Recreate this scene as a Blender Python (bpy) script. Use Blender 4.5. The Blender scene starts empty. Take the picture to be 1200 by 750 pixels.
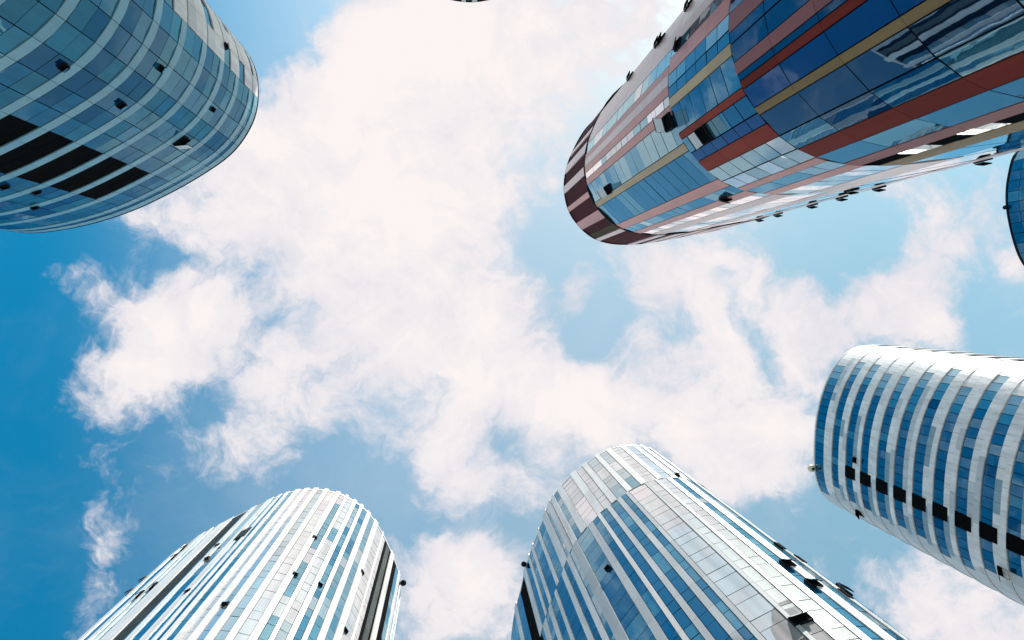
import bpy, math, random
from mathutils import Matrix, Vector
R = math.radians
scene = bpy.context.scene
COL = scene.collection
rng = random.Random(11)

# ------------------------------------------------------------------ camera
F = 950.0                                   # focal length in photo pixels (1200 wide)
VPX, VPY = 528.0, 351.0                     # where the plumb line over the camera meets the photo
CAMZ = 1.6
zc = Vector(((VPX-600)/F, (375-VPY)/F, -1)).normalized()
ex = Vector((1, 0, 0))
xc = (ex - zc*ex.dot(zc)).normalized()
yc = zc.cross(xc)
ROT = Matrix((xc, yc, zc))                  # camera axes -> world axes

def direction(u, v):
    return (ROT @ Vector(((u-600)/F, (375-v)/F, -1))).normalized()

def plan(u, v, h):
    d = direction(u, v)
    t = (h-CAMZ)/d.z
    return (d.x*t, d.y*t)

cam_d = bpy.data.cameras.new('camera')
cam_d.sensor_width = 36.0
cam_d.lens = 36.0*F/1200.0
cam_d.clip_start = .1
cam_d.clip_end = 6000
cam = bpy.data.objects.new('camera', cam_d)
COL.objects.link(cam)
m4 = ROT.to_4x4(); m4.translation = Vector((0, 0, CAMZ))
cam.matrix_world = m4
scene.camera = cam

# ------------------------------------------------------------------ materials
def new_mat(name):
    m = bpy.data.materials.new(name); m.use_nodes = True
    nt = m.node_tree; nt.nodes.clear()
    out = nt.nodes.new('ShaderNodeOutputMaterial')
    return m, nt, out

def varied(nt, col, amt, noise=0.0, nscale=.5):
    """colour with a small change from panel to panel (attribute rnd) and soft weathering"""
    at = nt.nodes.new('ShaderNodeAttribute'); at.attribute_name = 'rnd'
    mr = nt.nodes.new('ShaderNodeMapRange')
    mr.inputs['To Min'].default_value = 1-amt; mr.inputs['To Max'].default_value = 1+amt
    nt.links.new(at.outputs['Fac'], mr.inputs['Value'])
    val = mr.outputs[0]
    if noise:
        tc = nt.nodes.new('ShaderNodeTexCoord')
        mp = nt.nodes.new('ShaderNodeMapping'); mp.inputs['Scale'].default_value = (nscale*4, nscale*4, nscale*.25)
        nt.links.new(tc.outputs['Object'], mp.inputs[0])
        nz = nt.nodes.new('ShaderNodeTexNoise'); nz.inputs['Scale'].default_value = 1; nz.inputs['Detail'].default_value = 6
        nt.links.new(mp.outputs[0], nz.inputs['Vector'])
        m2 = nt.nodes.new('ShaderNodeMapRange')
        m2.inputs['From Min'].default_value = .3; m2.inputs['From Max'].default_value = .7
        m2.inputs['To Min'].default_value = 1-noise; m2.inputs['To Max'].default_value = 1+noise*.4
        nt.links.new(nz.outputs[0], m2.inputs['Value'])
        mu = nt.nodes.new('ShaderNodeMath'); mu.operation = 'MULTIPLY'
        nt.links.new(val, mu.inputs[0]); nt.links.new(m2.outputs[0], mu.inputs[1])
        val = mu.outputs[0]
    sc = nt.nodes.new('ShaderNodeVectorMath'); sc.operation = 'SCALE'
    sc.inputs[0].default_value = col
    nt.links.new(val, sc.inputs['Scale'])
    return sc.outputs[0]

def clad(name, col, rough=.35, amt=.08, noise=.12, spec=.5):
    m, nt, out = new_mat(name)
    b = nt.nodes.new('ShaderNodeBsdfPrincipled')
    nt.links.new(varied(nt, col, amt, noise), b.inputs['Base Color'])
    b.inputs['Roughness'].default_value = rough
    b.inputs['Specular IOR Level'].default_value = spec
    nt.links.new(b.outputs[0], out.inputs[0])
    return m

def glass(name, body, tint, refl, rough=.015, amt=.18, wave=.0035, fres=.9):
    """coated curtain-wall glass: dark or curtained body under a mirror-like coat"""
    m, nt, out = new_mat(name)
    tc = nt.nodes.new('ShaderNodeTexCoord')
    nz = nt.nodes.new('ShaderNodeTexNoise'); nz.inputs['Scale'].default_value = .55; nz.inputs['Detail'].default_value = 2
    nt.links.new(tc.outputs['Object'], nz.inputs['Vector'])
    bp = nt.nodes.new('ShaderNodeBump'); bp.inputs['Strength'].default_value = 1; bp.inputs['Distance'].default_value = wave
    nt.links.new(nz.outputs[0], bp.inputs['Height'])
    di = nt.nodes.new('ShaderNodeBsdfDiffuse')
    nt.links.new(varied(nt, body, amt, .3, .4), di.inputs['Color'])
    gl = nt.nodes.new('ShaderNodeBsdfGlossy'); gl.inputs['Roughness'].default_value = rough
    gl.inputs['Color'].default_value = (*tint, 1)
    nt.links.new(bp.outputs[0], gl.inputs['Normal'])
    fr = nt.nodes.new('ShaderNodeFresnel'); fr.inputs['IOR'].default_value = 1.6
    ma = nt.nodes.new('ShaderNodeMath'); ma.operation = 'MULTIPLY_ADD'; ma.use_clamp = True
    nt.links.new(fr.outputs[0], ma.inputs[0]); ma.inputs[1].default_value = fres; ma.inputs[2].default_value = refl
    mx = nt.nodes.new('ShaderNodeMixShader')
    nt.links.new(ma.outputs[0], mx.inputs[0]); nt.links.new(di.outputs[0], mx.inputs[1]); nt.links.new(gl.outputs[0], mx.inputs[2])
    nt.links.new(mx.outputs[0], out.inputs[0])
    return m

def louvre(name, col, rough=.5, spec=.2):
    m, nt, out = new_mat(name)
    b = nt.nodes.new('ShaderNodeBsdfPrincipled')
    tc = nt.nodes.new('ShaderNodeTexCoord')
    wv = nt.nodes.new('ShaderNodeTexWave'); wv.bands_direction = 'Z'
    wv.inputs['Scale'].default_value = 2.2
    nt.links.new(tc.outputs['Object'], wv.inputs['Vector'])
    bp = nt.nodes.new('ShaderNodeBump'); bp.inputs['Distance'].default_value = .05
    nt.links.new(wv.outputs['Fac'], bp.inputs['Height'])
    nt.links.new(varied(nt, col, .15, .2), b.inputs['Base Color'])
    nt.links.new(bp.outputs[0], b.inputs['Normal'])
    b.inputs['Roughness'].default_value = rough
    b.inputs['Specular IOR Level'].default_value = spec
    nt.links.new(b.outputs[0], out.inputs[0])
    return m

M = {
    'white':  clad('white aluminium panel', (.80, .775, .755), .35, .07, .20),
    'pale':   clad('pale grey panel', (.55, .57, .58), .30, .10, .12),
    'grey':   clad('grey blue panel', (.25, .35, .40), .28, .12, .12),
    'pink':   clad('rose panel', (.64, .25, .21), .30, .07, .12, .2),
    'rose':   clad('light rose panel', (.74, .52, .49), .28, .06, .10),
    'red':    clad('red clay panel', (.30, .045, .028), .45, .08, .15, .04),
    'gold':   clad('sand panel', (.52, .37, .20), .35, .06, .12, .2),
    'plum':   clad('plum panel', (.30, .11, .11), .4, .08, .12, .08),  # rose panel darkened to paint in the light falloff at the corner
    'brick':  clad('dull brick panel', (.19, .030, .022), .5, .08, .15, .02),  # red clay panel darkened: dimness of the corner put into the colour
    'tan':    clad('tan panel', (.27, .18, .085), .45, .06, .12, .05),  # sand panel with the same corner dimming painted in
    'maroon': louvre('maroon louvre', (.085, .012, .016), .6, .06),
    'olive':  louvre('olive louvre', (.10, .075, .045), .6, .06),
    'black':  louvre('black louvre', (.003, .003, .0035), .8, .03),
    'ash':    louvre('ash grey louvre', (.10, .12, .115), .5, .1),  # slate louvre lightened, the light falling on it is in the colour
    'slate':  louvre('slate louvre', (.028, .042, .046), .6, .1),
    'core':   clad('dark core wall', (.008, .010, .012), 1.0, .0, .0, .0),
    'frost':  None,
    'frame':  clad('dark metal frame', (.012, .014, .016), .7, .1, .0, .08),
    'roof':   clad('roof felt', (.22, .22, .21), .8, .0, .3, .2),
    'lamp':   clad('lamp housing', (.65, .60, .48), .4, .0, .0),
    'deep':   glass('deep blue glass', (.001, .05, .12), (.42, .80, 1.0), .20),
    'navy':   glass('navy glass', (.003, .014, .07), (.45, .65, 1.0), .14),
    'mid':    glass('blue grey glass', (.04, .15, .22), (.62, .90, 1.0), .24),
    'light':  glass('curtained glass', (.24, .32, .35), (.9, .97, 1.0), .28),
    'frit':   glass('fritted teal glass', (.012, .125, .21), (.45, .86, 1.0), .12, amt=.2, fres=.5),
    'tmid':   glass('teal blue glass', (.004, .10, .215), (.4, .80, 1.0), .12, amt=.2, fres=.5),
    'tdeep':  glass('deep teal glass', (.001, .035, .10), (.35, .75, 1.0), .12, amt=.2, fres=.5),
    'silver': glass('silver curtained glass', (.52, .53, .54), (1, 1, 1), .22, amt=.06),  # whitish body stands in for reflections of bright cloud
    'teal':   clad('pale teal spandrel', (.21, .45, .56), .3, .06, .10, .3),
    'dusk':   glass('dusky blue glass', (.002, .016, .045), (.45, .72, 1.0), .12, fres=.7),  # blue glass body darkened to imitate the dim corner light
    'mirror': glass('mirror glass', (.26, .30, .33), (1, .99, 1.0), .60),
}
_m, _nt, _o = new_mat('frosted sash glass')
_t = _nt.nodes.new('ShaderNodeBsdfTranslucent'); _t.inputs[0].default_value = (.9, .9, .88, 1)
_d = _nt.nodes.new('ShaderNodeBsdfDiffuse'); _d.inputs[0].default_value = (.8, .8, .78, 1)
_x = _nt.nodes.new('ShaderNodeMixShader'); _x.inputs[0].default_value = .35
_nt.links.new(_t.outputs[0], _x.inputs[1]); _nt.links.new(_d.outputs[0], _x.inputs[2]); _nt.links.new(_x.outputs[0], _o.inputs[0])
M['frost'] = _m

# ------------------------------------------------------------------ mesh builder
class MB:
    def __init__(self): self.v = []; self.f = []; self.m = []; self.r = []
    def quad(self, a, b, c, d, mat, r=.5):
        i = len(self.v); self.v += [a, b, c, d]; self.f.append((i, i+1, i+2, i+3)); self.m.append(mat); self.r.append(r)
    def poly(self, pts, mat, r=.5):
        i = len(self.v); self.v += pts; self.f.append(tuple(range(i, i+len(pts)))); self.m.append(mat); self.r.append(r)
    def build(self, name, parent=None):
        if not self.f: return None
        me = bpy.data.meshes.new(name)
        if parent is not None:
            o0 = parent
            while o0.parent is not None: o0 = o0.parent
            p = o0.location
            me.from_pydata([(x-p.x, y-p.y, z-p.z) for x, y, z in self.v], [], self.f)
        else:
            me.from_pydata(self.v, [], self.f)
        keys = sorted(set(self.m))
        for k in keys: me.materials.append(M[k])
        ix = {k: i for i, k in enumerate(keys)}
        me.polygons.foreach_set('material_index', [ix[k] for k in self.m])
        at = me.attributes.new('rnd', 'FLOAT', 'FACE')
        at.data.foreach_set('value', self.r)
        me.update()
        o = bpy.data.objects.new(name, me)
        COL.objects.link(o)
        if parent is not None: o.parent = parent
        return o

def catmull(pts, n=16):
    out = []; N = len(pts)
    for i in range(N):
        p0, p1, p2, p3 = (Vector(pts[(i+k-1) % N]) for k in range(4))
        t = [0]
        for a, b in ((p0, p1), (p1, p2), (p2, p3)): t.append(t[-1]+max((b-a).length, 1e-4)**.5)
        for k in range(n):
            x = t[1]+(t[2]-t[1])*k/n
            A1 = p0*((t[1]-x)/(t[1]-t[0]))+p1*((x-t[0])/(t[1]-t[0]))
            A2 = p1*((t[2]-x)/(t[2]-t[1]))+p2*((x-t[1])/(t[2]-t[1]))
            A3 = p2*((t[3]-x)/(t[3]-t[2]))+p3*((x-t[2])/(t[3]-t[2]))
            B1 = A1*((t[2]-x)/(t[2]-t[0]))+A2*((x-t[0])/(t[2]-t[0]))
            B2 = A2*((t[3]-x)/(t[3]-t[1]))+A3*((x-t[1])/(t[3]-t[1]))
            out.append(B1*((t[2]-x)/(t[2]-t[1]))+B2*((x-t[1])/(t[2]-t[1])))
    return out

class Tower:
    N = 1440
    def __init__(self, px, H, name, label, group=None, smooth=2):
        self.H = H
        pts = catmull([plan(u, v, H) for u, v in px])
        def resample(p, n):
            L = [0]
            for i in range(len(p)): L.append(L[-1]+(p[(i+1) % len(p)]-p[i]).length)
            tot = L[-1]; res = []; j = 0
            for k in range(n):
                s = tot*k/n
                while L[j+1] < s: j += 1
                f = (s-L[j])/max(L[j+1]-L[j], 1e-9)
                res.append(p[j].lerp(p[(j+1) % len(p)], f))
            return res, tot
        p, _ = resample(pts, self.N)
        for _ in range(smooth):                       # soften hand-read corners
            w = 10
            q = []
            for i in range(self.N):
                acc = Vector((0, 0))
                for k in range(-w, w+1): acc += p[(i+k) % self.N]
                q.append(acc/(2*w+1))
            p = q
        area = sum(p[i].x*p[(i+1) % self.N].y-p[(i+1) % self.N].x*p[i].y for i in range(self.N))
        if area < 0: p.reverse()
        k = max(range(self.N), key=lambda i: p[i].length)
        p = p[k:]+p[:k]
        self.p, self.L = resample(p, self.N)
        n = []
        for i in range(self.N):
            t = self.p[(i+1) % self.N]-self.p[i-1]
            n.append(Vector((t.y, -t.x)).normalized())
        self.n = n
        # near face: the part of the outline that looks towards the camera
        c = sum(self.p, Vector((0, 0)))/self.N
        self.c = c
        a0 = math.atan2(c.y, c.x)
        self.az = [(math.atan2(q.y, q.x)-a0+math.pi) % (2*math.pi)-math.pi for q in self.p]
        self.a0 = a0
        ib = max(range(self.N), key=lambda i: self.az[i]); ia = min(range(self.N), key=lambda i: self.az[i])
        # near face runs from one tangent to the other through the smallest distance
        near = min(range(self.N), key=lambda i: self.p[i].length)
        lo, hi = min(ia, ib), max(ia, ib)
        assert lo < near < hi, name
        self.lo, self.hi = lo, hi
        self.s_lo, self.s_hi = lo*self.L/self.N, hi*self.L/self.N
        root = bpy.data.objects.new(name, None)
        root.location = (c.x, c.y, 0)
        root.empty_display_size = 5
        COL.objects.link(root)
        root['label'] = label; root['category'] = 'tower'
        if group: root['group'] = group
        self.root = root
        # dark structural wall behind the curtain wall, roof slab, parapet rail
        mb = MB(); st = 4
        idx = list(range(0, self.N, st))
        w0 = [self.pt(i*self.L/self.N, 0, -.16) for i in idx]
        ht = H-.25
        for i in range(len(w0)):
            a, b = w0[i], w0[(i+1) % len(w0)]
            mb.quad(a, b, (b[0], b[1], ht), (a[0], a[1], ht), 'core')
        mb.build('wall', root)
        mb = MB(); mb.poly([(a[0], a[1], ht+.002) for a in w0], 'roof'); mb.build('roof', root)
    def pn(self, s):
        x = (s/self.L % 1.0)*self.N
        i = int(x) % self.N; f = x-int(x); j = (i+1) % self.N
        return self.p[i].lerp(self.p[j], f), self.n[i].lerp(self.n[j], f).normalized()
    def pt(self, s, z, off=0):
        p, n = self.pn(s)
        return (p.x+n.x*off, p.y+n.y*off, z)
    def at(self, u, v):
        """photo pixel -> (s, z) on the face that looks at the camera"""
        d = direction(u, v)
        a = (math.atan2(d.y, d.x)-self.a0+math.pi) % (2*math.pi)-math.pi
        best = min(range(self.lo, self.hi+1), key=lambda i: abs(self.az[i]-a))
        r = self.p[best].length
        i = best
        s = i*self.L/self.N
        if self.lo < i < self.hi:                     # refine between samples
            j = i+1 if (self.az[i+1]-self.az[i])*(a-self.az[i]) > 0 else i-1
            den = self.az[j]-self.az[i]
            if abs(den) > 1e-9:
                f = max(0, min(1, (a-self.az[i])/den)); s += f*(j-i)*self.L/self.N
        z = CAMZ+r*d.z/math.hypot(d.x, d.y)
        return s, z
    # ---- pieces
    def slab(self, mb, sa, sb, za, zb, o0, o1, mat, r=None, seg=.8):
        if sb-sa < .01: return
        n = max(1, math.ceil((sb-sa)/seg))
        if r is None: r = rng.random()
        lo = [self.pt(sa+(sb-sa)*k/n, za, o1) for k in range(n+1)]
        bk = [self.pt(sa+(sb-sa)*k/n, za, o0) for k in range(n+1)]
        up = lambda p: (p[0], p[1], zb)
        for k in range(n):
            mb.quad(lo[k], lo[k+1], up(lo[k+1]), up(lo[k]), mat, r)
            mb.quad(up(lo[k]), up(lo[k+1]), up(bk[k+1]), up(bk[k]), mat, r)
            mb.quad(bk[k], bk[k+1], lo[k+1], lo[k], mat, r)
        mb.quad(bk[0], lo[0], up(lo[0]), up(bk[0]), mat, r)
        mb.quad(lo[n], bk[n], up(bk[n]), up(lo[n]), mat, r)
    def pane(self, mb, sa, sb, za, zb, mat, gap=.03, jit=.006, off=0.0, r=None):
        sa += gap; sb -= gap; za += gap; zb -= gap
        if sb-sa < .02 or zb-za < .05: return
        if r is None: r = rng.random()
        j = lambda: off+rng.uniform(-jit, jit)
        # a plane tilted very slightly: two independent tilts
        t0, ts, tz = j(), rng.uniform(-jit, jit), rng.uniform(-jit, jit)
        a = self.pt(sa, za, t0-ts-tz); b = self.pt(sb, za, t0+ts-tz)
        c = self.pt(sb, zb, t0+ts+tz); d = self.pt(sa, zb, t0-ts+tz)
        mb.quad(a, b, c, d, mat, r)
        o = off-.10
        a2, b2, c2, d2 = self.pt(sa, za, o), self.pt(sb, za, o), self.pt(sb, zb, o), self.pt(sa, zb, o)
        for p, q, q2, p2 in ((b, a, a2, b2), (c, b, b2, c2), (d, c, c2, d2), (a, d, d2, a2)):
            mb.quad(p, q, q2, p2, 'frame', r)
    def window(self, u=None, v=None, s=None, z=None, w=.9, h=1.15, ang=32, hinge='top', sash='deep', off=.05):
        """an openable window: dark opening with frame, and its sash swung out"""
        if s is None: s, z = self.at(u, v)
        P, n = self.pn(s)
        t = Vector((-n.y, n.x))
        def q(x, y, o): return (P.x+t.x*x+n.x*o, P.y+t.y*x+n.y*o, z+y)
        def block(mb, x0, x1, y0, y1, o0, o1, mat):
            A = [q(x0, y0, o1), q(x1, y0, o1), q(x1, y1, o1), q(x0, y1, o1)]
            B = [q(x0, y0, o0), q(x1, y0, o0), q(x1, y1, o0), q(x0, y1, o0)]
            mb.quad(*A, mat)
            for i in range(4):
                k = (i+1) % 4
                mb.quad(A[k], A[i], B[i], B[k], mat)
        mb = MB()
        x, y, fw = w/2, h/2, .045
        block(mb, -x, x, -y, y, off-.1, off, 'core')  # raised black block stands in for the shade inside the opening
        for b in ((-x-fw, x+fw, y, y+fw), (-x-fw, x+fw, -y-fw, -y), (-x-fw, -x, -y, y), (x, x+fw, -y, y)):
            block(mb, *b, off-.1, off+.06, 'frame')
        win = mb.build('open_window', self.root)
        mb = MB(); ca, sa_ = math.cos(R(ang)), math.sin(R(ang)); th = .05
        def sp(a, b, d):                              # a across hinge axis 0..1 away from hinge, b along it
            if hinge == 'top':
                return q(b*x, y-a*h*ca+d*sa_, off+.07+a*h*sa_+d*ca)
            if hinge == 'left':
                return q(-x+a*w*ca-d*sa_, b*y, off+.07+a*w*sa_+d*ca)
            return q(x-a*w*ca+d*sa_, b*y, off+.07+a*w*sa_+d*ca)
        o_ = [sp(0, -1, th), sp(0, 1, th), sp(1, 1, th), sp(1, -1, th)]
        i_ = [sp(0, -1, 0), sp(0, 1, 0), sp(1, 1, 0), sp(1, -1, 0)]
        mb.quad(*o_, sash)
        if sash != 'frost': mb.quad(*i_[::-1], 'core' if sash != 'white' else 'white')
        for i in range(4):
            k = (i+1) % 4
            mb.quad(o_[i], o_[k], i_[k], i_[i], 'frame')
        so = mb.build('sash', win)
    def lamp(self, u, v, size=.45, mat='lamp'):
        s, z = self.at(u, v)
        z = min(z, self.H-.1)
        P, n = self.pn(s)
        mb = MB()
        c = Vector((P.x+n.x*(size*.95), P.y+n.y*(size*.95), self.H-size*.4))
        rings = 8; segs = 12
        pt = lambda i, k: (c.x+size*math.sin(math.pi*i/rings)*math.cos(2*math.pi*k/segs),
                           c.y+size*math.sin(math.pi*i/rings)*math.sin(2*math.pi*k/segs),
                           c.z+size*math.cos(math.pi*i/rings))
        for i in range(rings):
            for k in range(segs):
                mb.quad(pt(i+1, k), pt(i+1, k+1), pt(i, k+1), pt(i, k), mat if i < 7 else 'frame')
        t = Vector((-n.y, n.x)); w = size*.22            # bracket back to the parapet
        A = [(c.x+t.x*a*w, c.y+t.y*a*w, c.z+b*w) for a, b in ((-1, -1), (1, -1), (1, 1), (-1, 1))]
        B = [(a[0]-n.x*size*1.5, a[1]-n.y*size*1.5, a[2]) for a in A]
        for i in range(4): mb.quad(A[i], A[(i+1) % 4], B[(i+1) % 4], B[i], 'frame')
        mb.build('roof_lamp', self.root)
    def parapet(self, h=.35, mat='frame', out=.10):
        mb = MB(); n = int(self.L/.8)
        for k in range(n):
            self.slab(mb, self.L*k/n, self.L*(k+1)/n, self.H-h, self.H, -.4, out, mat, .5)
        mb.build('parapet', self.root)

# kinds of vertical stripe -> how the stripe is made
GLASS = {
    'g':  [('deep', .62), ('mid', .28), ('light', .10)],
    'gd': [('deep', .85), ('mid', .15)],
    'gm': [('mid', .6), ('deep', .2), ('light', .2)],
    'gp': [('light', .45), ('mirror', .4), ('mid', .15)],
    'gr': [('mirror', .92), ('light', .08)],
    'gn': [('navy', 1.0)],
    'gs': [('silver', .75), ('mirror', .25)],
    'gq': [('silver', .35), ('mirror', .35), ('light', .2), ('mid', .1)],
    'gc': [('silver', .5), ('dusk', .5)],
    'gz': [('deep', .45), ('dusk', .35), ('mid', .2)],
    'gb': [('mid', .62), ('deep', .2), ('light', .18)],
    'gk': [('dusk', .9), ('deep', .1)],
}
def pick(lst):
    x = rng.random()
    for k, w in lst:
        x -= w
        if x <= 0: return k
    return lst[0][0]

def stripe(tw, sa, sb, z0, z1, kind, floor, ztop, split=.62, fine=1.25, out=.06, lift=0.0):
    """one vertical stripe of the curtain wall = one part"""
    if sb-sa < .03: return
    zs = []
    k = math.ceil((ztop-z1)/floor-1e-6)
    z = ztop-k*floor
    top = z1
    while top > z0+.05:
        if z >= top-.05: z -= floor; continue
        zs.append((max(z, z0), top)); top = z; z -= floor
    mb = MB()
    if kind in GLASS:
        nc = max(1, round((sb-sa)/fine))
        par = 0
        main = pick(GLASS[kind]) if kind in ('gs', 'gq', 'gb') else None   # one kind of glass runs down most of a strip
        for a, b in zs:
            h = b-a
            cuts = [(a, b)] if h < 1.6 or split == 1.0 else [(a, a+h*split), (a+h*split, b)]
            for c in range(nc):
                x0, x1 = sa+(sb-sa)*c/nc, sa+(sb-sa)*(c+1)/nc
                base = main if main and rng.random() < .8 else pick(GLASS[kind])
                if kind == 'gc':                          # white reflection blotches painted as pale panes among dark ones
                    for y in range(4):
                        par += 1
                        tw.pane(mb, x0, x1, a+h*y/4, a+h*(y+1)/4, 'silver' if par % 4 in (0, 1) and rng.random() < .85 else 'core')
                    continue
                for q, (y0, y1) in enumerate(cuts):
                    tw.pane(mb, x0, x1, y0, y1, base if main or rng.random() < .8 else pick(GLASS[kind]))
        nm = 'glass_strip'
    elif kind in ('black', 'slate', 'ash', 'maroon', 'olive'):
        for a, b in zs: tw.slab(mb, sa+.02, sb-.02, a+.02, b-.02, -.14, -.02, kind)
        nm = 'louvre_strip'
    else:
        for q, (a, b) in enumerate(zs): tw.slab(mb, sa+.012, sb-.012, a+.012, b-.012+(lift if q == 0 else 0), -.12, out, kind)
        nm = 'cladding_strip'
    mb.build(nm, tw.root)

def layout(tw, spec, z0, z1, floor, ztop, filler, **kw):
    """spec: [(u, v, kind), ..., (u, v, None)] in the order the photo shows them;
       u may be a 2-tuple list; the rest of the perimeter is filled with filler(rng) -> (width, kind)"""
    ss = [tw.at(u, v)[0] for u, v, k in spec]
    inv = ss[0] > ss[-1]
    ivs = []
    for i in range(len(spec)-1):
        a, b = ss[i], ss[i+1]
        if inv: a, b = b, a
        if b-a > .02: ivs.append((a, b, spec[i][2]))
    lo = min(a for a, b, k in ivs); hi = max(b for a, b, k in ivs)
    s = hi; end = lo+tw.L
    while s < end-.05:
        w, k = filler()
        e = min(s+w, end)
        if end-e < .3: e = end
        ivs.append((s, e, k)); s = e
    for a, b, k in ivs: stripe(tw, a, b, z0, z1, k, floor, ztop, **kw)

def alternating(kinds_a, kinds_b, wa, wb):
    st = {'i': 0}
    def f():
        st['i'] += 1
        if st['i'] % 2: return rng.uniform(*wa), rng.choice(kinds_a)
        return rng.uniform(*wb), rng.choice(kinds_b)
    return f

GROUP = 'curved towers standing round the plaza'

# ================================================================== tower bottom left (vertical white stripes)
BL = Tower([(190, 662), (200, 651), (232, 629), (262.7, 612.7), (286.7, 600), (306.7, 590.7), (326.7, 581), (345, 575.5), (366.7, 573),
            (380, 574), (392, 576.7), (401.3, 579.3), (412, 585.3), (420, 590), (429.3, 598), (437, 607), (445.3, 619.3), (450, 628),
            (456, 640.7), (462.7, 656.7), (468, 674), (469.5, 690), (462, 725), (425, 762), (340, 772), (250, 755), (196, 725), (180, 690)],
           85, 'glass_tower', 'white and blue vertically striped tower with dark seams, at the lower left', GROUP)
Y = 749
xs = [(92, 'white'), (97, 'gb'), (104, 'white'), (108.5, 'gb'), (112, 'white'), (115, 'gm'), (119, 'white'), (132, 'slate'), (145, 'gm'), (148, 'white'),
      (154, 'gm'), (165, 'white'), (173, 'gb'), (179, 'white'), (183, 'gb'), (189, 'white'), (195, 'gb'), (204, 'white'), (214, 'gq'), (221, 'white'),
      (231, 'gq'), (240, 'white'), (251, 'gq'), (264, 'white'), (274, 'gq'), (291, 'white'), (302, 'gq'), (315, 'white'), (321, 'gq'), (335, 'white'),
      (343, 'gm'), (353, 'white'), (360, 'gm'), (371, 'white'), (380, 'gb'), (390, 'white'), (399, 'gq'), (411, 'white'), (414, 'gq'), (420, 'black'), (424.5, 'ash'),
      (431.5, 'black'), (434, 'white'), (440, 'black'), (446.5, 'gm'), (452, 'white'), (455, 'gq'), (457.5, 'white'), (458.4, None)]
spec = [(x, Y, k) for x, k in xs]
layout(BL, spec, 0, 85-.36, 3.5, 85-.36, alternating(['g', 'gd', 'gm'], ['white', 'white', 'pale'], (.9, 1.9), (.5, 1.0)), lift=.85)
BL.parapet(.34, 'white', .03)
for u, v in ((346, 673), (264, 708), (220, 694), (375, 685), (424, 671), (404.5, 739), (368.7, 630), (254.7, 640), (243, 655)):
    BL.window(u, v, w=.34, h=.34, ang=9)
for u, v in ((216, 643), (205, 653), (168, 680), (152, 694), (165, 697), (181, 687)):
    BL.window(u, v, w=.32, h=1.0, ang=7, off=.07)
sx, sz = BL.at(285, 626)
mb = MB(); BL.slab(mb, sx-.5, sx+.5, sz-1.3, sz+1.3, 0, .115, 'slate'); BL.slab(mb, sx-.42, sx+.42, sz-1.2, sz+1.2, .11, .13, 'slate'); mb.build('louvre', BL.root)
BL.lamp(469.4, 682, .32, 'frame')

# ================================================================== tower bottom centre (stepped vertical stripes)
BR = Tower([(599, 756), (600, 738), (604.7, 710), (610, 692), (615, 668), (623.3, 642), (630, 624.7), (636.7, 607), (641, 595), (647, 583), (653, 574.7),
            (669, 556.7), (681, 547), (697, 535), (710, 528), (722.7, 523.4), (735, 521.6), (746.7, 522), (760, 524.5), (771, 530.5), (780, 541), (790, 562),
            (795, 600), (780, 680), (725, 765), (660, 815), (622, 817), (606, 792)],
           85, 'glass_tower', 'white tower with stepped stripes and mirror glass, at the bottom centre', GROUP)
zb = .815*85
low = [(598.7, 'gd'), (609.5, 'white'), (611.5, 'gd'), (618, 'white'), (623, 'black'), (637, 'gm'), (641, 'white'), (648, 'g'), (654, 'white'), (660, 'gm'),
       (669, 'white'), (674, 'gd'), (689, 'white'), (697, 'gd'), (706, 'white'), (715, 'gm'), (722, 'pale'), (737, 'gd'), (769, 'pale'), (783, 'gd'),
       (799, 'white'), (808, 'gd'), (826, 'pale'), (838, 'gd'), (858, 'pale'), (872, 'gd'), (887, 'pale'), (897, 'gs'), (947, 'pale'), (955, 'gs'), (977, 'pale'), (985, 'gs'),
       (1008, 'pale'), (1019, 'g'), (1034, 'white'), (1047, 'gm'), (1057, 'pale'), (1062, 'gd'), (1070, 'pale'), (1075, None)]
low = [(x, 749, k) for x, k in low]
# in the upper zone the stripes sit half a step aside
up = [(599, 752, 'gd'), (604, 718, 'white'), (606, 708, 'gd'), (610, 694, 'black'), (614.4, 675, 'white'), (616.5, 664, 'gd'), (619, 654, 'white'), (620.5, 650, 'g'),
      (623, 643, 'white'), (625, 638, 'g'), (630, 625.5, 'white'), (632, 620, 'gq'), (636, 608.5, 'white'), (640, 598, 'gq'), (641.5, 594, 'white'), (645, 587, 'gq'),
      (646.6, 584, 'white'), (649, 580.5, 'g'), (653, 574.5, 'white'), (658.5, 569, 'gq'), (668.5, 557, 'white'), (675, 551.5, 'gq'), (682, 546, 'white'), (687.5, 541.5, 'gq'),
      (697, 535, 'white'), (702, 532, 'gq'), (710, 528, 'white'), (716, 525.5, 'gs'), (726, 523, 'white'), (731, 522, 'gs'), (741, 522, 'white'), (746, 522.4, 'gq'), (751, 523, 'white'),
      (756, 524, 'gq'), (761, 525.5, 'white'), (766, 528, 'gq'), (769, 530, 'white'), (773, 533, None)]
fill = alternating(['g', 'gd', 'gr'], ['white', 'pale'], (1.2, 2.2), (.7, 1.3))
layout(BR, low, 0, zb, 3.5, zb, fill, fine=1.7)
layout(BR, up, zb+.02, 85-.3, 3.5, zb, fill, fine=1.3, lift=.7)
BR.parapet(.28, 'white', .03)
for u, v in ((793.5, 557), (712.5, 666)): BR.window(u, v, w=.40, h=.3, ang=24)
for u, v in ((922.7, 661), (953.5, 685)): BR.window(u, v, w=.6, h=.8, ang=14, off=.08)
BR.window(938.7, 727, w=.9, h=.75, ang=24, sash='mirror', off=.06)
for u, v in ((992, 687),): BR.window(u, v, w=.45, h=1.0, ang=6, off=.07)
for u, v in ((914, 641), (937, 656), (990, 697)):
    s, z = BR.at(u, v)
    mb = MB(); BR.slab(mb, s-.16, s+.16, z-.6, z+.6, 0, .115, 'black'); mb.build('louvre', BR.root)
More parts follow.
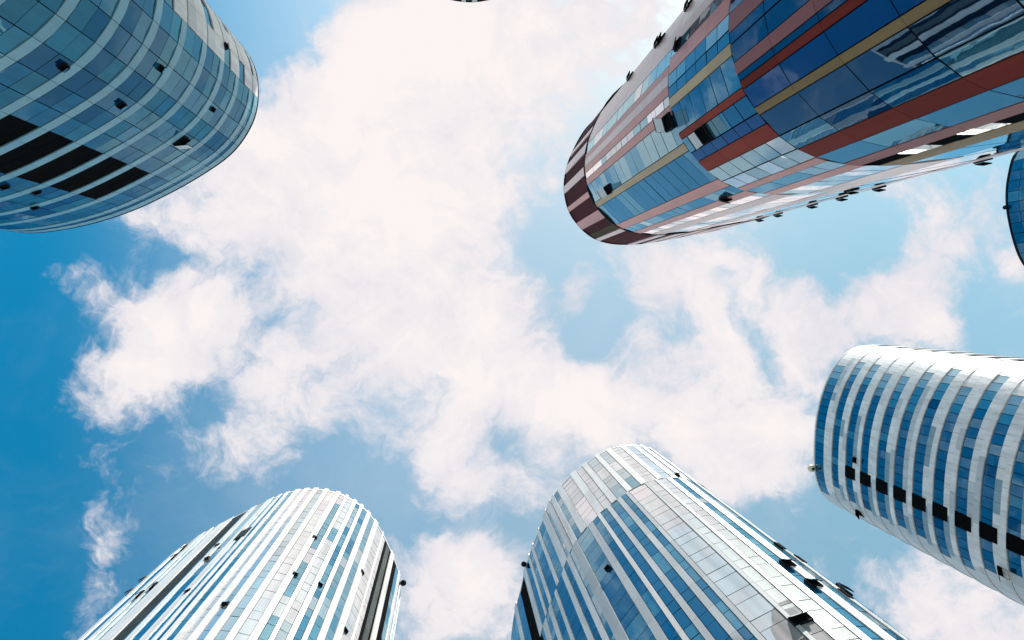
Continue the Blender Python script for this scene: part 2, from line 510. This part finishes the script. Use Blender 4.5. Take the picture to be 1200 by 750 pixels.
BR.lamp(616.2, 659, .3, 'frame')

# ================================================================== banded towers
def ring(tw, mb, za, zb, cellw, fn, phase=0.0, jit=.006, slab=False, o=.0, gap=.03):
    n = max(8, round(tw.L/cellw))
    for k in range(n):
        a, b = tw.L*(k+phase)/n, tw.L*(k+1+phase)/n
        mat = fn((a+b)/2 % tw.L, k)
        if mat is None: continue
        if slab or mat in ('white', 'pale', 'grey', 'teal'):
            tw.slab(mb, a+.012, b-.012, za+.012, zb-.012, -.12, o+(.05 if mat not in ('black',) else -.02), mat)
        elif mat == 'black':
            tw.slab(mb, a, b, za+.02, zb-.02, -.14, -.03, mat, seg=.9)
        else:
            tw.pane(mb, a, b, za, zb, mat, jit=jit, gap=gap)

# ---- right tower
RT = Tower([(1042.7, 404.6), (1020, 405), (1003, 407.5), (993, 412.5), (984.5, 420), (977, 430.7), (969, 446), (962, 465), (957, 487), (954.7, 508), (954, 528),
            (954.2, 547), (956.5, 562), (962, 576), (974, 588), (998, 600), (1040, 611), (1100, 612), (1155, 585), (1187, 530), (1180, 470), (1120, 424), (1075, 409)],
           104, 'glass_tower', 'white tower ringed by blue window bands with a row of black vents, at right', GROUP)
fl = 3.55
sa1, _ = RT.at(1013, 424); sb1, _ = RT.at(1094.7, 643)
lv0, _ = RT.at(1000, 548.7); lv1, _ = RT.at(1011, 567)
tip, _ = RT.at(1190, 423)
inc = 1 if sb1 > sa1 else -1
def between(s, a, b):
    lo, hi = min(a, b), max(a, b)
    return lo <= s <= hi
z = 104-.3
kk = 0
def rt_runs():
    runs = []; s = 0
    while s < RT.L+3:
        w = rng.choice((2, 2, 4, 4, 6)); runs.append((s, s+w, rng.random())); s += w
    def f(sv):
        for a, b, r in runs:
            if a <= sv < b: return r
        return .5
    return f
while z > 3:
    if kk == 0: gh, ch = 2.5, 2.2
    else: gh, ch = 1.72, fl-1.72
    start = sa1+inc*rng.choice((-1, 0, 1, 2))*.6
    end = sb1+inc*rng.choice((0, -1, -2))*.9
    step = sa1+inc*3.0
    is_l = 1 <= kk <= 40
    def gcell(s, k):
        if between(s, start, end):
            if between(s, start, start+inc*1.6): return 'light'
            if between(s, start, start+inc*3.2): return 'mid'
            return 'deep' if rng.random() < .82 else ('tdeep' if rng.random() < .5 else 'mid')
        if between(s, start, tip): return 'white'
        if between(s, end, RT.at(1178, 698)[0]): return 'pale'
        return 'black' if rng.random() < .5 else 'deep'
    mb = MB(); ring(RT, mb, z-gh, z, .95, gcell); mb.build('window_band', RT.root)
    f1, f2 = rt_runs(), rt_runs()
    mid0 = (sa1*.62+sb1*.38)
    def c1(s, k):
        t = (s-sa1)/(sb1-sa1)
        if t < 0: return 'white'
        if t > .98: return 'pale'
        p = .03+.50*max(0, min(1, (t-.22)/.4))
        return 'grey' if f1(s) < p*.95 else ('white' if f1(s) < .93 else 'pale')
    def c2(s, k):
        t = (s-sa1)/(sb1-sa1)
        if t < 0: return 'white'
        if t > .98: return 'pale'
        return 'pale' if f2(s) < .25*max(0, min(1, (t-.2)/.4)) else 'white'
    mb = MB()
    hs = ch*.55
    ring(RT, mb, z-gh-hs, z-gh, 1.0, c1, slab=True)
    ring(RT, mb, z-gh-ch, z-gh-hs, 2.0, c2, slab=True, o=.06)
    mb.build('cladding_band', RT.root)
    if kk >= 2:
        mb = MB(); RT.slab(mb, min(lv0, lv1), max(lv0, lv1), z-gh-ch*.36, z, -.1, .10, 'black'); mb.build('louvre', RT.root)
    z -= gh+ch; kk += 1
RT.parapet(.28, 'white', .08)
RT.lamp(950, 546, .5)
RT.window(1008, 601, w=.8, h=1.0); RT.window(1177, 671, w=.8, h=1.3); RT.window(1003.5, 539.5, w=.6, h=1.0)

# ---- top left tower
TL = Tower([(290, 62), (296, 73), (301, 88), (303, 105), (302, 123), (299, 137), (293, 151), (280, 171), (266, 185), (250, 196.5), (232, 208), (213, 219), (190, 231),
            (160, 245), (120, 258.7), (80, 268), (40, 272.7), (15, 271), (-30, 258), (-62, 225), (-68, 180), (-40, 120), (30, 60), (120, 22), (210, 18), (262, 35)],
           62, 'glass_tower', 'dark teal tower with curved horizontal bands and black vent panels, at the top left', GROUP)
l0, _ = TL.at(17.3, 134); l1, _ = TL.at(8, 203)
tl_fl = 3.5
z = 62-.25; kk = 0
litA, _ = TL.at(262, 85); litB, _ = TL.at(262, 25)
lit = lambda s: between(s, litA, litB) or s > max(litA, litB) > TL.L*.5 or s < min(litA, litB) < TL.L*.5  # sunlit side painted in: white and pale panels replace teal here
vis = lambda s: TL.s_lo <= s <= TL.s_hi
while z > 2:
    h0, h1, h2 = (.95, 0.0, .7) if kk == 0 else (.80, 1.28, 1.36)
    n = round(TL.L/1.25)
    runs = {}
    cur = 'mid'
    for k in range(n):
        if rng.random() < .38: cur = rng.choice(('tdeep', 'tdeep', 'tdeep', 'tmid', 'tmid', 'frit'))
        runs[k] = cur
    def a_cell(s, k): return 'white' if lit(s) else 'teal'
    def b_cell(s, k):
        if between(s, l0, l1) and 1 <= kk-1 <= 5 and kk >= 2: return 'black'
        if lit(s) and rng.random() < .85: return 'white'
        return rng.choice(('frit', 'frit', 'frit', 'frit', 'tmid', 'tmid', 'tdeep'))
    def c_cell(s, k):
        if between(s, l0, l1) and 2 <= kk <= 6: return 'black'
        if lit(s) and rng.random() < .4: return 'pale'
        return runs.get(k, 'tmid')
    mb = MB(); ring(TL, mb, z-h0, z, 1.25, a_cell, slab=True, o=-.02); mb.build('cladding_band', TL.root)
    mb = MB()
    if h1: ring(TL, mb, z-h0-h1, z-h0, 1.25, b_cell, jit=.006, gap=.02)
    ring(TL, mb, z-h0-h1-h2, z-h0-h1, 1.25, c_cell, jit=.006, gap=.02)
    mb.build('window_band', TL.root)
    z -= h0+h1+h2+(.08 if h1 else 0.0)
    kk += 1
TL.parapet(.10, 'frame', .04)
for u, v, w, h in ((188, 80, .75, 1.1), (264, 54, .75, 1.2), (142, 123, .9, 1.1), (249, 128, .6, .9), (42, 224, .9, .9), (40, 242, .9, .8), (74, 78, .8, 1.0), (5, 218, .9, .9)):
    TL.window(u, v, w=w*.36, h=h*.36, ang=14)
TL.window(212.5, 166, w=.8, h=1.0, ang=30, sash='white', hinge='right')

# ---- sliver at the right edge
SR = Tower([(1188, 182), (1182.4, 200.4), (1179.6, 216), (1178.8, 230), (1179.4, 243), (1182.4, 262), (1188, 284.4), (1195, 302.8), (1206, 318), (1235, 335), (1290, 330), (1335, 290),
            (1345, 230), (1320, 185), (1260, 160), (1212, 162)],
           98, 'glass_tower', 'dark blue rounded tower end peeping in at the right edge above the white tower', GROUP)
s0, _ = SR.at(1182, 198); s1, _ = SR.at(1182, 262)
z = 98-.3; kk = 0
while z > 3:
    gh, ch = (4.0, 2.0) if kk == 0 else (1.7, 1.85)
    mb = MB()
    nr = 2 if kk == 0 else 1
    for r_ in range(nr):
        ring(SR, mb, z-gh*(r_+1)/nr, z-gh*r_/nr, 1.3, lambda s, k: 'deep' if rng.random() < .8 else 'mid')
    mb.build('window_band', SR.root)
    mb = MB(); ring(SR, mb, z-gh-ch, z-gh, 1.3, lambda s, k: ('grey' if between(s, s0, s1) else 'deep') if rng.random() < .8 else 'pale', slab=False); mb.build('cladding_band', SR.root)
    z -= gh+ch; kk += 1
SR.parapet(.25, 'frame', .08)
SR.lamp(1178.5, 243, .28, 'frame')

# ================================================================== top right tower (coloured stripes)
HT = 80
TR = Tower([(690, 147), (680, 160.7), (671, 178), (665, 193), (662, 207), (661, 218), (662, 230), (665, 243), (669.5, 253), (676, 262), (682.7, 269.5), (690, 275.5), (697, 279.8), (709, 284), (722, 286),
            (737, 286.2), (757, 284.7), (800, 277), (850, 266), (868, 254), (878, 226), (868, 186), (835, 146), (790, 120), (735, 116)],
           HT, 'glass_tower', 'red, sand and navy striped tower with maroon crown, at the upper right', GROUP)
zcr = CAMZ+(HT-CAMZ)*.845
zb1 = CAMZ+(HT-CAMZ)*.519
zb2 = CAMZ+(HT-CAMZ)*.404
crown = [(692, 145, 'rose'), (680, 160, 'maroon'), (671.5, 177.5, 'rose'), (667, 186, 'maroon'), (665.3, 193.3, 'rose'), (663.3, 204, 'maroon'), (662, 218, 'rose'), (661.8, 227.5, 'maroon'),
         (665.3, 243, 'pink'), (667.5, 248.5, 'maroon'), (675.3, 261.3, 'pink'), (682, 269.3, 'maroon'), (690, 275.5, 'olive'), (697, 280, 'rose'), (702, 282.3, 'maroon'), (735, 286.2, 'rose'),
         (743, 286, 'black'), (752, 285.3, 'rose'), (765, 283.5, 'black'), (772, 282.4, 'rose'), (788, 279.4, 'black'), (798, 277.6, 'rose'), (820, 273, None)]
zA = [(705, 131, 'rose'), (692.8, 164.5, 'gm'), (690.7, 177, 'pink'), (690, 183, 'rose'), (689.5, 192, 'pink'), (689.3, 200, 'gp'), (690, 207.5, 'pink'), (691, 215, 'gm'),
      (698, 237, 'gold'), (701.5, 242.5, 'g'), (721.5, 263.7, 'pink'), (731, 268.2, 'g'), (741, 272.3, 'pink'), (748, 274.6, 'gp'), (756, 276.6, 'rose'), (765, 278.4, 'gp'), (785, 277.5, 'rose'), (800, 275.5, 'gp'), (830, 270.3, 'rose'), (845, 267.3, 'gp'), (870, 262, None)]
zB = [(786, 33, 'rose'), (791, 52, 'gm'), (794, 60, 'pink'), (797, 74.5, 'gm'), (795.5, 92, 'gd'), (794, 107, 'gold'), (794, 120, 'gd'), (800, 153.3, 'red'), (804, 160, 'gm'), (810.7, 179, 'gn'),
      (819, 189, 'red'), (828, 201.5, 'gm'), (842, 214.5, 'gp'), (859, 222.5, 'pink'), (868, 225.6, 'gm'), (880, 231.5, 'pink'), (889, 234.5, 'gp'), (902, 240, 'rose'), (915, 243, 'gp'), (945, 240, 'rose'), (960, 240, 'gp'), (1000, 232.5, None)]
zC = [(800, 15, 'rose'), (820, 12, 'gz'), (830, 15, 'brick'), (838, 17, 'gk'), (848, 24, 'plum'), (862, 32, 'gz'), (868, 42, 'gk'), (875, 62, 'plum'), (879, 76, 'gk'), (880, 86, 'brick'), (882, 96.5, 'gn'), (891, 122.5, 'tan'), (894.5, 132, 'gk'), (913, 159.5, 'gz'),
      (931, 176.5, 'brick'), (945, 188.5, 'gd'), (966, 199.5, 'plum'), (979, 203.5, 'gc'), (990, 206.5, 'tan'), (1002, 210, 'gd'), (1015, 214, 'gz'), (1030, 218.3, 'gd'), (1045, 219.5, 'plum'), (1050, 219.8, 'gd'), (1062, 219.3, None)]
tfill = alternating(['g', 'gd', 'gm'], ['pink', 'red', 'gold', 'rose'], (1.4, 3.0), (.5, 1.2))
layout(TR, crown, zcr+.3, HT-.15, 6.1, HT-.15, alternating(['maroon'], ['rose', 'pink'], (1.2, 2.2), (.5, 1.0)))
layout(TR, zA, zb1+.02, zcr, 3.5, zcr, tfill, out=.015, split=.5, fine=2.6)
layout(TR, zB, zb2+.02, zb1, 3.05, zb1, tfill, out=.015, split=.5, fine=2.6)
layout(TR, zC, 0, zb2, 3.5, zb2, tfill, out=.015, split=1.0, fine=2.9)
TR.parapet(.14, 'frame', .06)
mb = MB(); n = 70
for k in range(n): TR.slab(mb, TR.L*k/n, TR.L*(k+1)/n, zcr+.02, zcr+.28, -.12, .06, 'frame', .5)
mb.build('crown_rail', TR.root)
TR.window(713, 222, w=.62, h=1.15, ang=40, sash='frost', hinge='top')
TR.window(784, 143, w=.75, h=1.15, ang=40, sash='frost', hinge='top')
TR.window(826, 157, w=.75, h=1.15, ang=40, sash='frost', hinge='top')
for u, v in ((795, 52), (776, 46), (739, 90), (772, 50), (808, 6), (850, 232.5), (891, 260), (953, 244.5), (988, 238), (998, 222), (1032, 227.5), (1155, 202), (912, 252)):
    TR.window(u, v, w=.46, h=.62, ang=13, off=.03)

# ================================================================== tower whose crown just touches the top edge
TT = Tower([(553, 2.4), (565, 1.2), (582, -3), (600, -11), (618, -25), (636, -50), (642, -90), (625, -140), (585, -180), (540, -185), (495, -160), (470, -115), (470, -70), (482, -38), (500, -15), (520, -3), (537, 1.2)],
           92, 'glass_tower', 'maroon and grey crowned tower whose roof edge just dips in at the top edge', GROUP)
ttc = alternating(['maroon', 'maroon', 'slate'], ['pale', 'rose'], (.8, 1.6), (.4, .8))
layout(TT, [(532, 0, 'maroon'), (541, .5, 'pale'), (546, 1, 'slate'), (553, 1.5, 'pale'), (559, 1, 'maroon'), (573, 0, None)], 80, 92-.1, 6, 92-.1, ttc)
layout(TT, [(532, -8, 'g'), (545, -8, 'pink'), (550, -8, 'g'), (562, -8, 'gold'), (566, -8, None)], 0, 79.9, 3.5, 79.9, alternating(['g', 'gd', 'gm'], ['pink', 'red', 'gold'], (1.4, 3), (.6, 1.3)))
TT.parapet(.1, 'frame', .05)

# ================================================================== ground
m, nt, out = new_mat('plaza paving')
b = nt.nodes.new('ShaderNodeBsdfPrincipled')
tc = nt.nodes.new('ShaderNodeTexCoord')
br = nt.nodes.new('ShaderNodeTexBrick'); br.inputs['Scale'].default_value = 1.0
br.inputs['Color1'].default_value = (.30, .29, .28, 1); br.inputs['Color2'].default_value = (.24, .235, .23, 1); br.inputs['Mortar'].default_value = (.12, .12, .12, 1)
br.inputs['Mortar Size'].default_value = .01
nt.links.new(tc.outputs['Object'], br.inputs['Vector'])
nt.links.new(br.outputs['Color'], b.inputs['Base Color']); b.inputs['Roughness'].default_value = .7
nt.links.new(b.outputs[0], out.inputs[0])
me = bpy.data.meshes.new('plaza')
E = 2500
me.from_pydata([(-E, -E, 0), (E, -E, 0), (E, E, 0), (-E, E, 0)], [], [(0, 1, 2, 3)])
me.materials.append(m)
g = bpy.data.objects.new('plaza', me); g['kind'] = 'structure'
COL.objects.link(g)

# ================================================================== sun and sky
SUN_EL = 54.0
SUN_AZ = Vector((.50, -.87)).normalized()          # horizontal direction towards the sun
sun_d = bpy.data.lights.new('sun', 'SUN'); sun_d.energy = 4.5; sun_d.angle = R(.53); sun_d.color = (1, .955, .88)
sun = bpy.data.objects.new('sun', sun_d); COL.objects.link(sun)
to_sun = Vector((SUN_AZ.x*math.cos(R(SUN_EL)), SUN_AZ.y*math.cos(R(SUN_EL)), math.sin(R(SUN_EL))))
sun.rotation_euler = to_sun.to_track_quat('Z', 'Y').to_euler()
sun.location = (0, 0, 200)

w = bpy.data.worlds.new('World'); scene.world = w; w.use_nodes = True
nt = w.node_tree; nt.nodes.clear()
N = nt.nodes.new; Lk = nt.links.new
out = N('ShaderNodeOutputWorld')
sky = N('ShaderNodeTexSky'); sky.sky_type = 'NISHITA'; sky.sun_disc = False
sky.sun_elevation = R(SUN_EL); sky.sun_rotation = math.atan2(SUN_AZ.x, SUN_AZ.y)
sky.air_density = 1.0; sky.dust_density = .35; sky.ozone_density = 1.0
SKY_STRENGTH = .13
def math_(op, a, b=None, c=None, clamp=False):
    n = N('ShaderNodeMath'); n.operation = op; n.use_clamp = clamp
    for i, x in enumerate((a, b, c)):
        if x is None: continue
        if isinstance(x, (int, float)): n.inputs[i].default_value = x
        else: Lk(x, n.inputs[i])
    return n.outputs[0]
tc = N('ShaderNodeTexCoord')
sep = N('ShaderNodeSeparateXYZ'); Lk(tc.outputs['Generated'], sep.inputs[0])
zz = math_('MAXIMUM', sep.outputs[2], .12)
px_ = math_('DIVIDE', sep.outputs[0], zz); py_ = math_('DIVIDE', sep.outputs[1], zz)
cmb = N('ShaderNodeCombineXYZ'); Lk(px_, cmb.inputs[0]); Lk(py_, cmb.inputs[1])
P = cmb.outputs[0]                                   # where the sight line meets a flat cloud deck one unit up
def noise(vec, scale, detail, rough, off=(0, 0, 0), dist=0.0):
    mp = N('ShaderNodeMapping'); mp.inputs['Location'].default_value = off; Lk(vec, mp.inputs[0])
    n = N('ShaderNodeTexNoise'); n.inputs['Scale'].default_value = scale; n.inputs['Detail'].default_value = detail
    n.inputs['Roughness'].default_value = rough; n.inputs['Distortion'].default_value = dist
    Lk(mp.outputs[0], n.inputs['Vector'])
    return n
# warp the deck a little so the cloud banks get ragged outlines
wn = noise(P, 5.0, 5, .6, (3.1, 1.7, 0))
wv = N('ShaderNodeVectorMath'); wv.operation = 'MULTIPLY_ADD'
Lk(wn.outputs['Color'], wv.inputs[0]); wv.inputs[1].default_value = (.16, .16, 0); wv.inputs[2].default_value = (-.08, -.08, 0)
wa = N('ShaderNodeVectorMath'); wa.operation = 'ADD'; Lk(P, wa.inputs[0]); Lk(wv.outputs[0], wa.inputs[1])
PW = wa.outputs[0]
# cloud banks and clear gaps of this particular sky: (u, v, half-width, half-height, turn, amount)
BANKS = [
    (560, 60, 200, 110, 0, 1.0), (420, 130, 150, 110, -20, .9), (300, 220, 150, 60, -15, .9), (480, 250, 130, 90, 0, 1.0), (560, 380, 190, 85, 38, 1.0),
    (420, 370, 150, 90, 20, .9), (180, 385, 110, 55, 10, .85), (140, 455, 70, 40, 0, .75), (290, 510, 110, 60, 10, .85), (680, 490, 90, 50, 20, .9), (640, 140, 90, 80, 0, .7),
    (135, 610, 45, 75, 25, .85), (540, 690, 100, 60, 0, .95), (575, 560, 90, 35, 10, .8), (505, 505, 60, 30, 0, .5),
    (860, 470, 110, 120, 35, .85), (790, 330, 110, 55, 10, .85), (950, 370, 45, 100, -12, .7), (1080, 320, 80, 75, -40, .8), (1110, 385, 40, 30, 0, .6), (1095, 700, 150, 85, 30, 1.0),
    (870, 545, 85, 60, 10, .9), (1180, 300, 30, 25, 0, .6), (720, 15, 90, 50, 0, .9), (678, 338, 24, 30, 0, 1.1), (610, 248, 30, 18, 20, .5), (70, 530, 50, 25, 10, .5), (45, 345, 40, 20, 0, .5), (470, 310, 160, 60, 0, .4), (920, 640, 60, 25, 30, .35),
    # clear gaps
    (640, 290, 75, 45, 35, -.5), (705, 385, 32, 50, 0, -.7), (320, 60, 60, 60, 30, -.9), (20, 480, 70, 230, 0, -.9), (195, 312, 34, 16, 0, -.35), (100, 300, 80, 35, 0, -.6),
    (240, 610, 100, 50, -20, -.45), (255, 385, 75, 55, 0, .6), (225, 430, 70, 35, 10, .4), (345, 450, 70, 45, 0, .35), (820, 250, 60, 30, 0, .5), (905, 330, 40, 35, 0, .45), (440, 560, 110, 50, 5, -.7), (230, 470, 50, 20, 10, -.5), (145, 415, 40, 15, 15, -.45), (345, 375, 30, 18, 0, -.4), (500, 545, 40, 30, 0, -.4), (590, 600, 60, 30, 0, -.4),
    (960, 280, 60, 55, 20, -.8), (985, 425, 25, 20, 0, -.6), (860, 350, 18, 40, -30, -.4), (900, 400, 16, 60, -35, -.5), (1150, 350, 40, 60, 0, -.7), (900, 625, 50, 45, 35, -.6), (1020, 620, 60, 30, 35, -.5), (740, 540, 60, 20, 0, -.5), (700, 330, 40, 50, 0, -.4), (920, 330, 20, 60, 20, -.4), (500, 600, 50, 40, 0, -.4),
    (1190, 150, 60, 40, 0, -.4), (605, 170, 40, 25, 30, -.3), (180, 560, 50, 30, 0, -.3),
]
total = None
for (u, v, rx, ry, turn, amt) in BANKS:
    c = direction(u, v); cx, cy = c.x/c.z, c.y/c.z
    mp = N('ShaderNodeMapping'); mp.vector_type = 'TEXTURE'
    mp.inputs['Location'].default_value = (cx, cy, 0); mp.inputs['Rotation'].default_value = (0, 0, R(turn))
    mp.inputs['Scale'].default_value = (rx*1.35/F, ry*1.35/F, 1)
    Lk(PW, mp.inputs[0])
    ln = N('ShaderNodeVectorMath'); ln.operation = 'LENGTH'; Lk(mp.outputs[0], ln.inputs[0])
    mr = N('ShaderNodeMapRange'); mr.interpolation_type = 'SMOOTHSTEP'
    mr.inputs['From Min'].default_value = 0; mr.inputs['From Max'].default_value = 1.25; mr.inputs['To Min'].default_value = amt; mr.inputs['To Max'].default_value = 0
    Lk(ln.outputs['Value'], mr.inputs['Value'])
    total = mr.outputs[0] if total is None else math_('ADD', total, mr.outputs[0])
total = math_('MAXIMUM', math_('MINIMUM', total, 1.15), -.8)
n1 = noise(P, 4.2, 10, .60, (.4, 2.2, .3), .35)
n2 = noise(PW, 11.0, 10, .66, (5.4, 1.2, .9), .5)
n4 = noise(PW, 38.0, 6, .65, (2.4, 7.2, .9), .3)
n3 = noise(P, 1.6, 4, .5, (8.4, 4.2, .9))
# outside the photo the banks thin out into broken cloud
rl = N('ShaderNodeVectorMath'); rl.operation = 'LENGTH'; Lk(P, rl.inputs[0])
far = N('ShaderNodeMapRange'); far.interpolation_type = 'SMOOTHSTEP'
far.inputs['From Min'].default_value = .62; far.inputs['From Max'].default_value = 1.1; far.inputs['To Min'].default_value = 0; far.inputs['To Max'].default_value = .28
Lk(rl.outputs['Value'], far.inputs['Value'])
D = math_('ADD', math_('MULTIPLY', total, .37), math_('MULTIPLY', n1.outputs[0], 1.2))
D = math_('ADD', D, math_('MULTIPLY', n2.outputs[0], .95))
D = math_('ADD', D, math_('MULTIPLY', n4.outputs[0], .22))
D = math_('ADD', D, math_('MULTIPLY', n3.outputs[0], far.outputs[0]))
cov = N('ShaderNodeMapRange'); cov.interpolation_type = 'SMOOTHSTEP'
cov.inputs['From Min'].default_value = 1.15; cov.inputs['From Max'].default_value = 1.51
Lk(D, cov.inputs['Value'])
dens = N('ShaderNodeMapRange'); dens.inputs['From Min'].default_value = 1.2; dens.inputs['From Max'].default_value = 1.75
n5 = noise(PW, 7.0, 9, .62, (1.4, 9.2, .9), .4)      # thicker and thinner parts inside a bank
Lk(math_('ADD', D, math_('MULTIPLY', math_('SUBTRACT', n5.outputs[0], .5), 1.1)), dens.inputs['Value'])
ccol = N('ShaderNodeMix'); ccol.data_type = 'RGBA'
ccol.inputs['A'].default_value = (.455, .455, .50, 1); ccol.inputs['B'].default_value = (.595, .557, .552, 1)
Lk(dens.outputs[0], ccol.inputs['Factor'])
tint = N('ShaderNodeMix'); tint.data_type = 'RGBA'; tint.blend_type = 'MULTIPLY'; tint.inputs['Factor'].default_value = 1
side = N('ShaderNodeMapRange'); side.inputs['From Min'].default_value = -.6; side.inputs['From Max'].default_value = .6
Lk(px_, side.inputs['Value'])
hue = N('ShaderNodeValToRGB'); hue.color_ramp.interpolation = 'EASE'
hue.color_ramp.elements[0].position = .08; hue.color_ramp.elements[0].color = (.02, .39, .435, 1)
hue.color_ramp.elements[1].position = .95; hue.color_ramp.elements[1].color = (.58, .68, .50, 1)
e_ = hue.color_ramp.elements.new(.44); e_.color = (.74, .80, .60, 1)
e_ = hue.color_ramp.elements.new(.62); e_.color = (.80, .79, .56, 1)
hs = N('ShaderNodeVectorMath'); hs.operation = 'SCALE'; hs.inputs['Scale'].default_value = 2.0; Lk(hue.outputs[0], hs.inputs[0])
Lk(side.outputs[0], hue.inputs['Factor'] if 'Factor' in hue.inputs else hue.inputs['Fac']); Lk(hs.outputs[0], tint.inputs['B'])
Lk(sky.outputs[0], tint.inputs['A'])
bg1 = N('ShaderNodeBackground'); Lk(tint.outputs['Result'], bg1.inputs['Color']); bg1.inputs['Strength'].default_value = SKY_STRENGTH
bg2 = N('ShaderNodeBackground'); Lk(ccol.outputs['Result'], bg2.inputs['Color']); bg2.inputs['Strength'].default_value = 1.0
veil = N('ShaderNodeMapRange'); veil.interpolation_type = 'SMOOTHSTEP'          # thin high veil in the clear gaps, none at the left
veil.inputs['From Min'].default_value = .42; veil.inputs['From Max'].default_value = .72; veil.inputs['To Max'].default_value = .20
Lk(n5.outputs[0], veil.inputs['Value'])
vl = N('ShaderNodeMapRange'); vl.inputs['From Min'].default_value = -.45; vl.inputs['From Max'].default_value = .0; vl.inputs['To Min'].default_value = .25
Lk(px_, vl.inputs['Value'])
ve = math_('MULTIPLY', veil.outputs[0], vl.outputs[0])
cf = math_('SUBTRACT', 1.0, math_('MULTIPLY', math_('SUBTRACT', 1.0, cov.outputs[0]), math_('SUBTRACT', 1.0, ve)))
mx = N('ShaderNodeMixShader'); Lk(cf, mx.inputs[0]); Lk(bg1.outputs[0], mx.inputs[1]); Lk(bg2.outputs[0], mx.inputs[2])
Lk(mx.outputs[0], out.inputs[0])

vs = scene.view_settings
vs.view_transform = 'Standard'; vs.look = 'None'; vs.gamma = 1; vs.use_curve_mapping = False; vs.exposure = .7
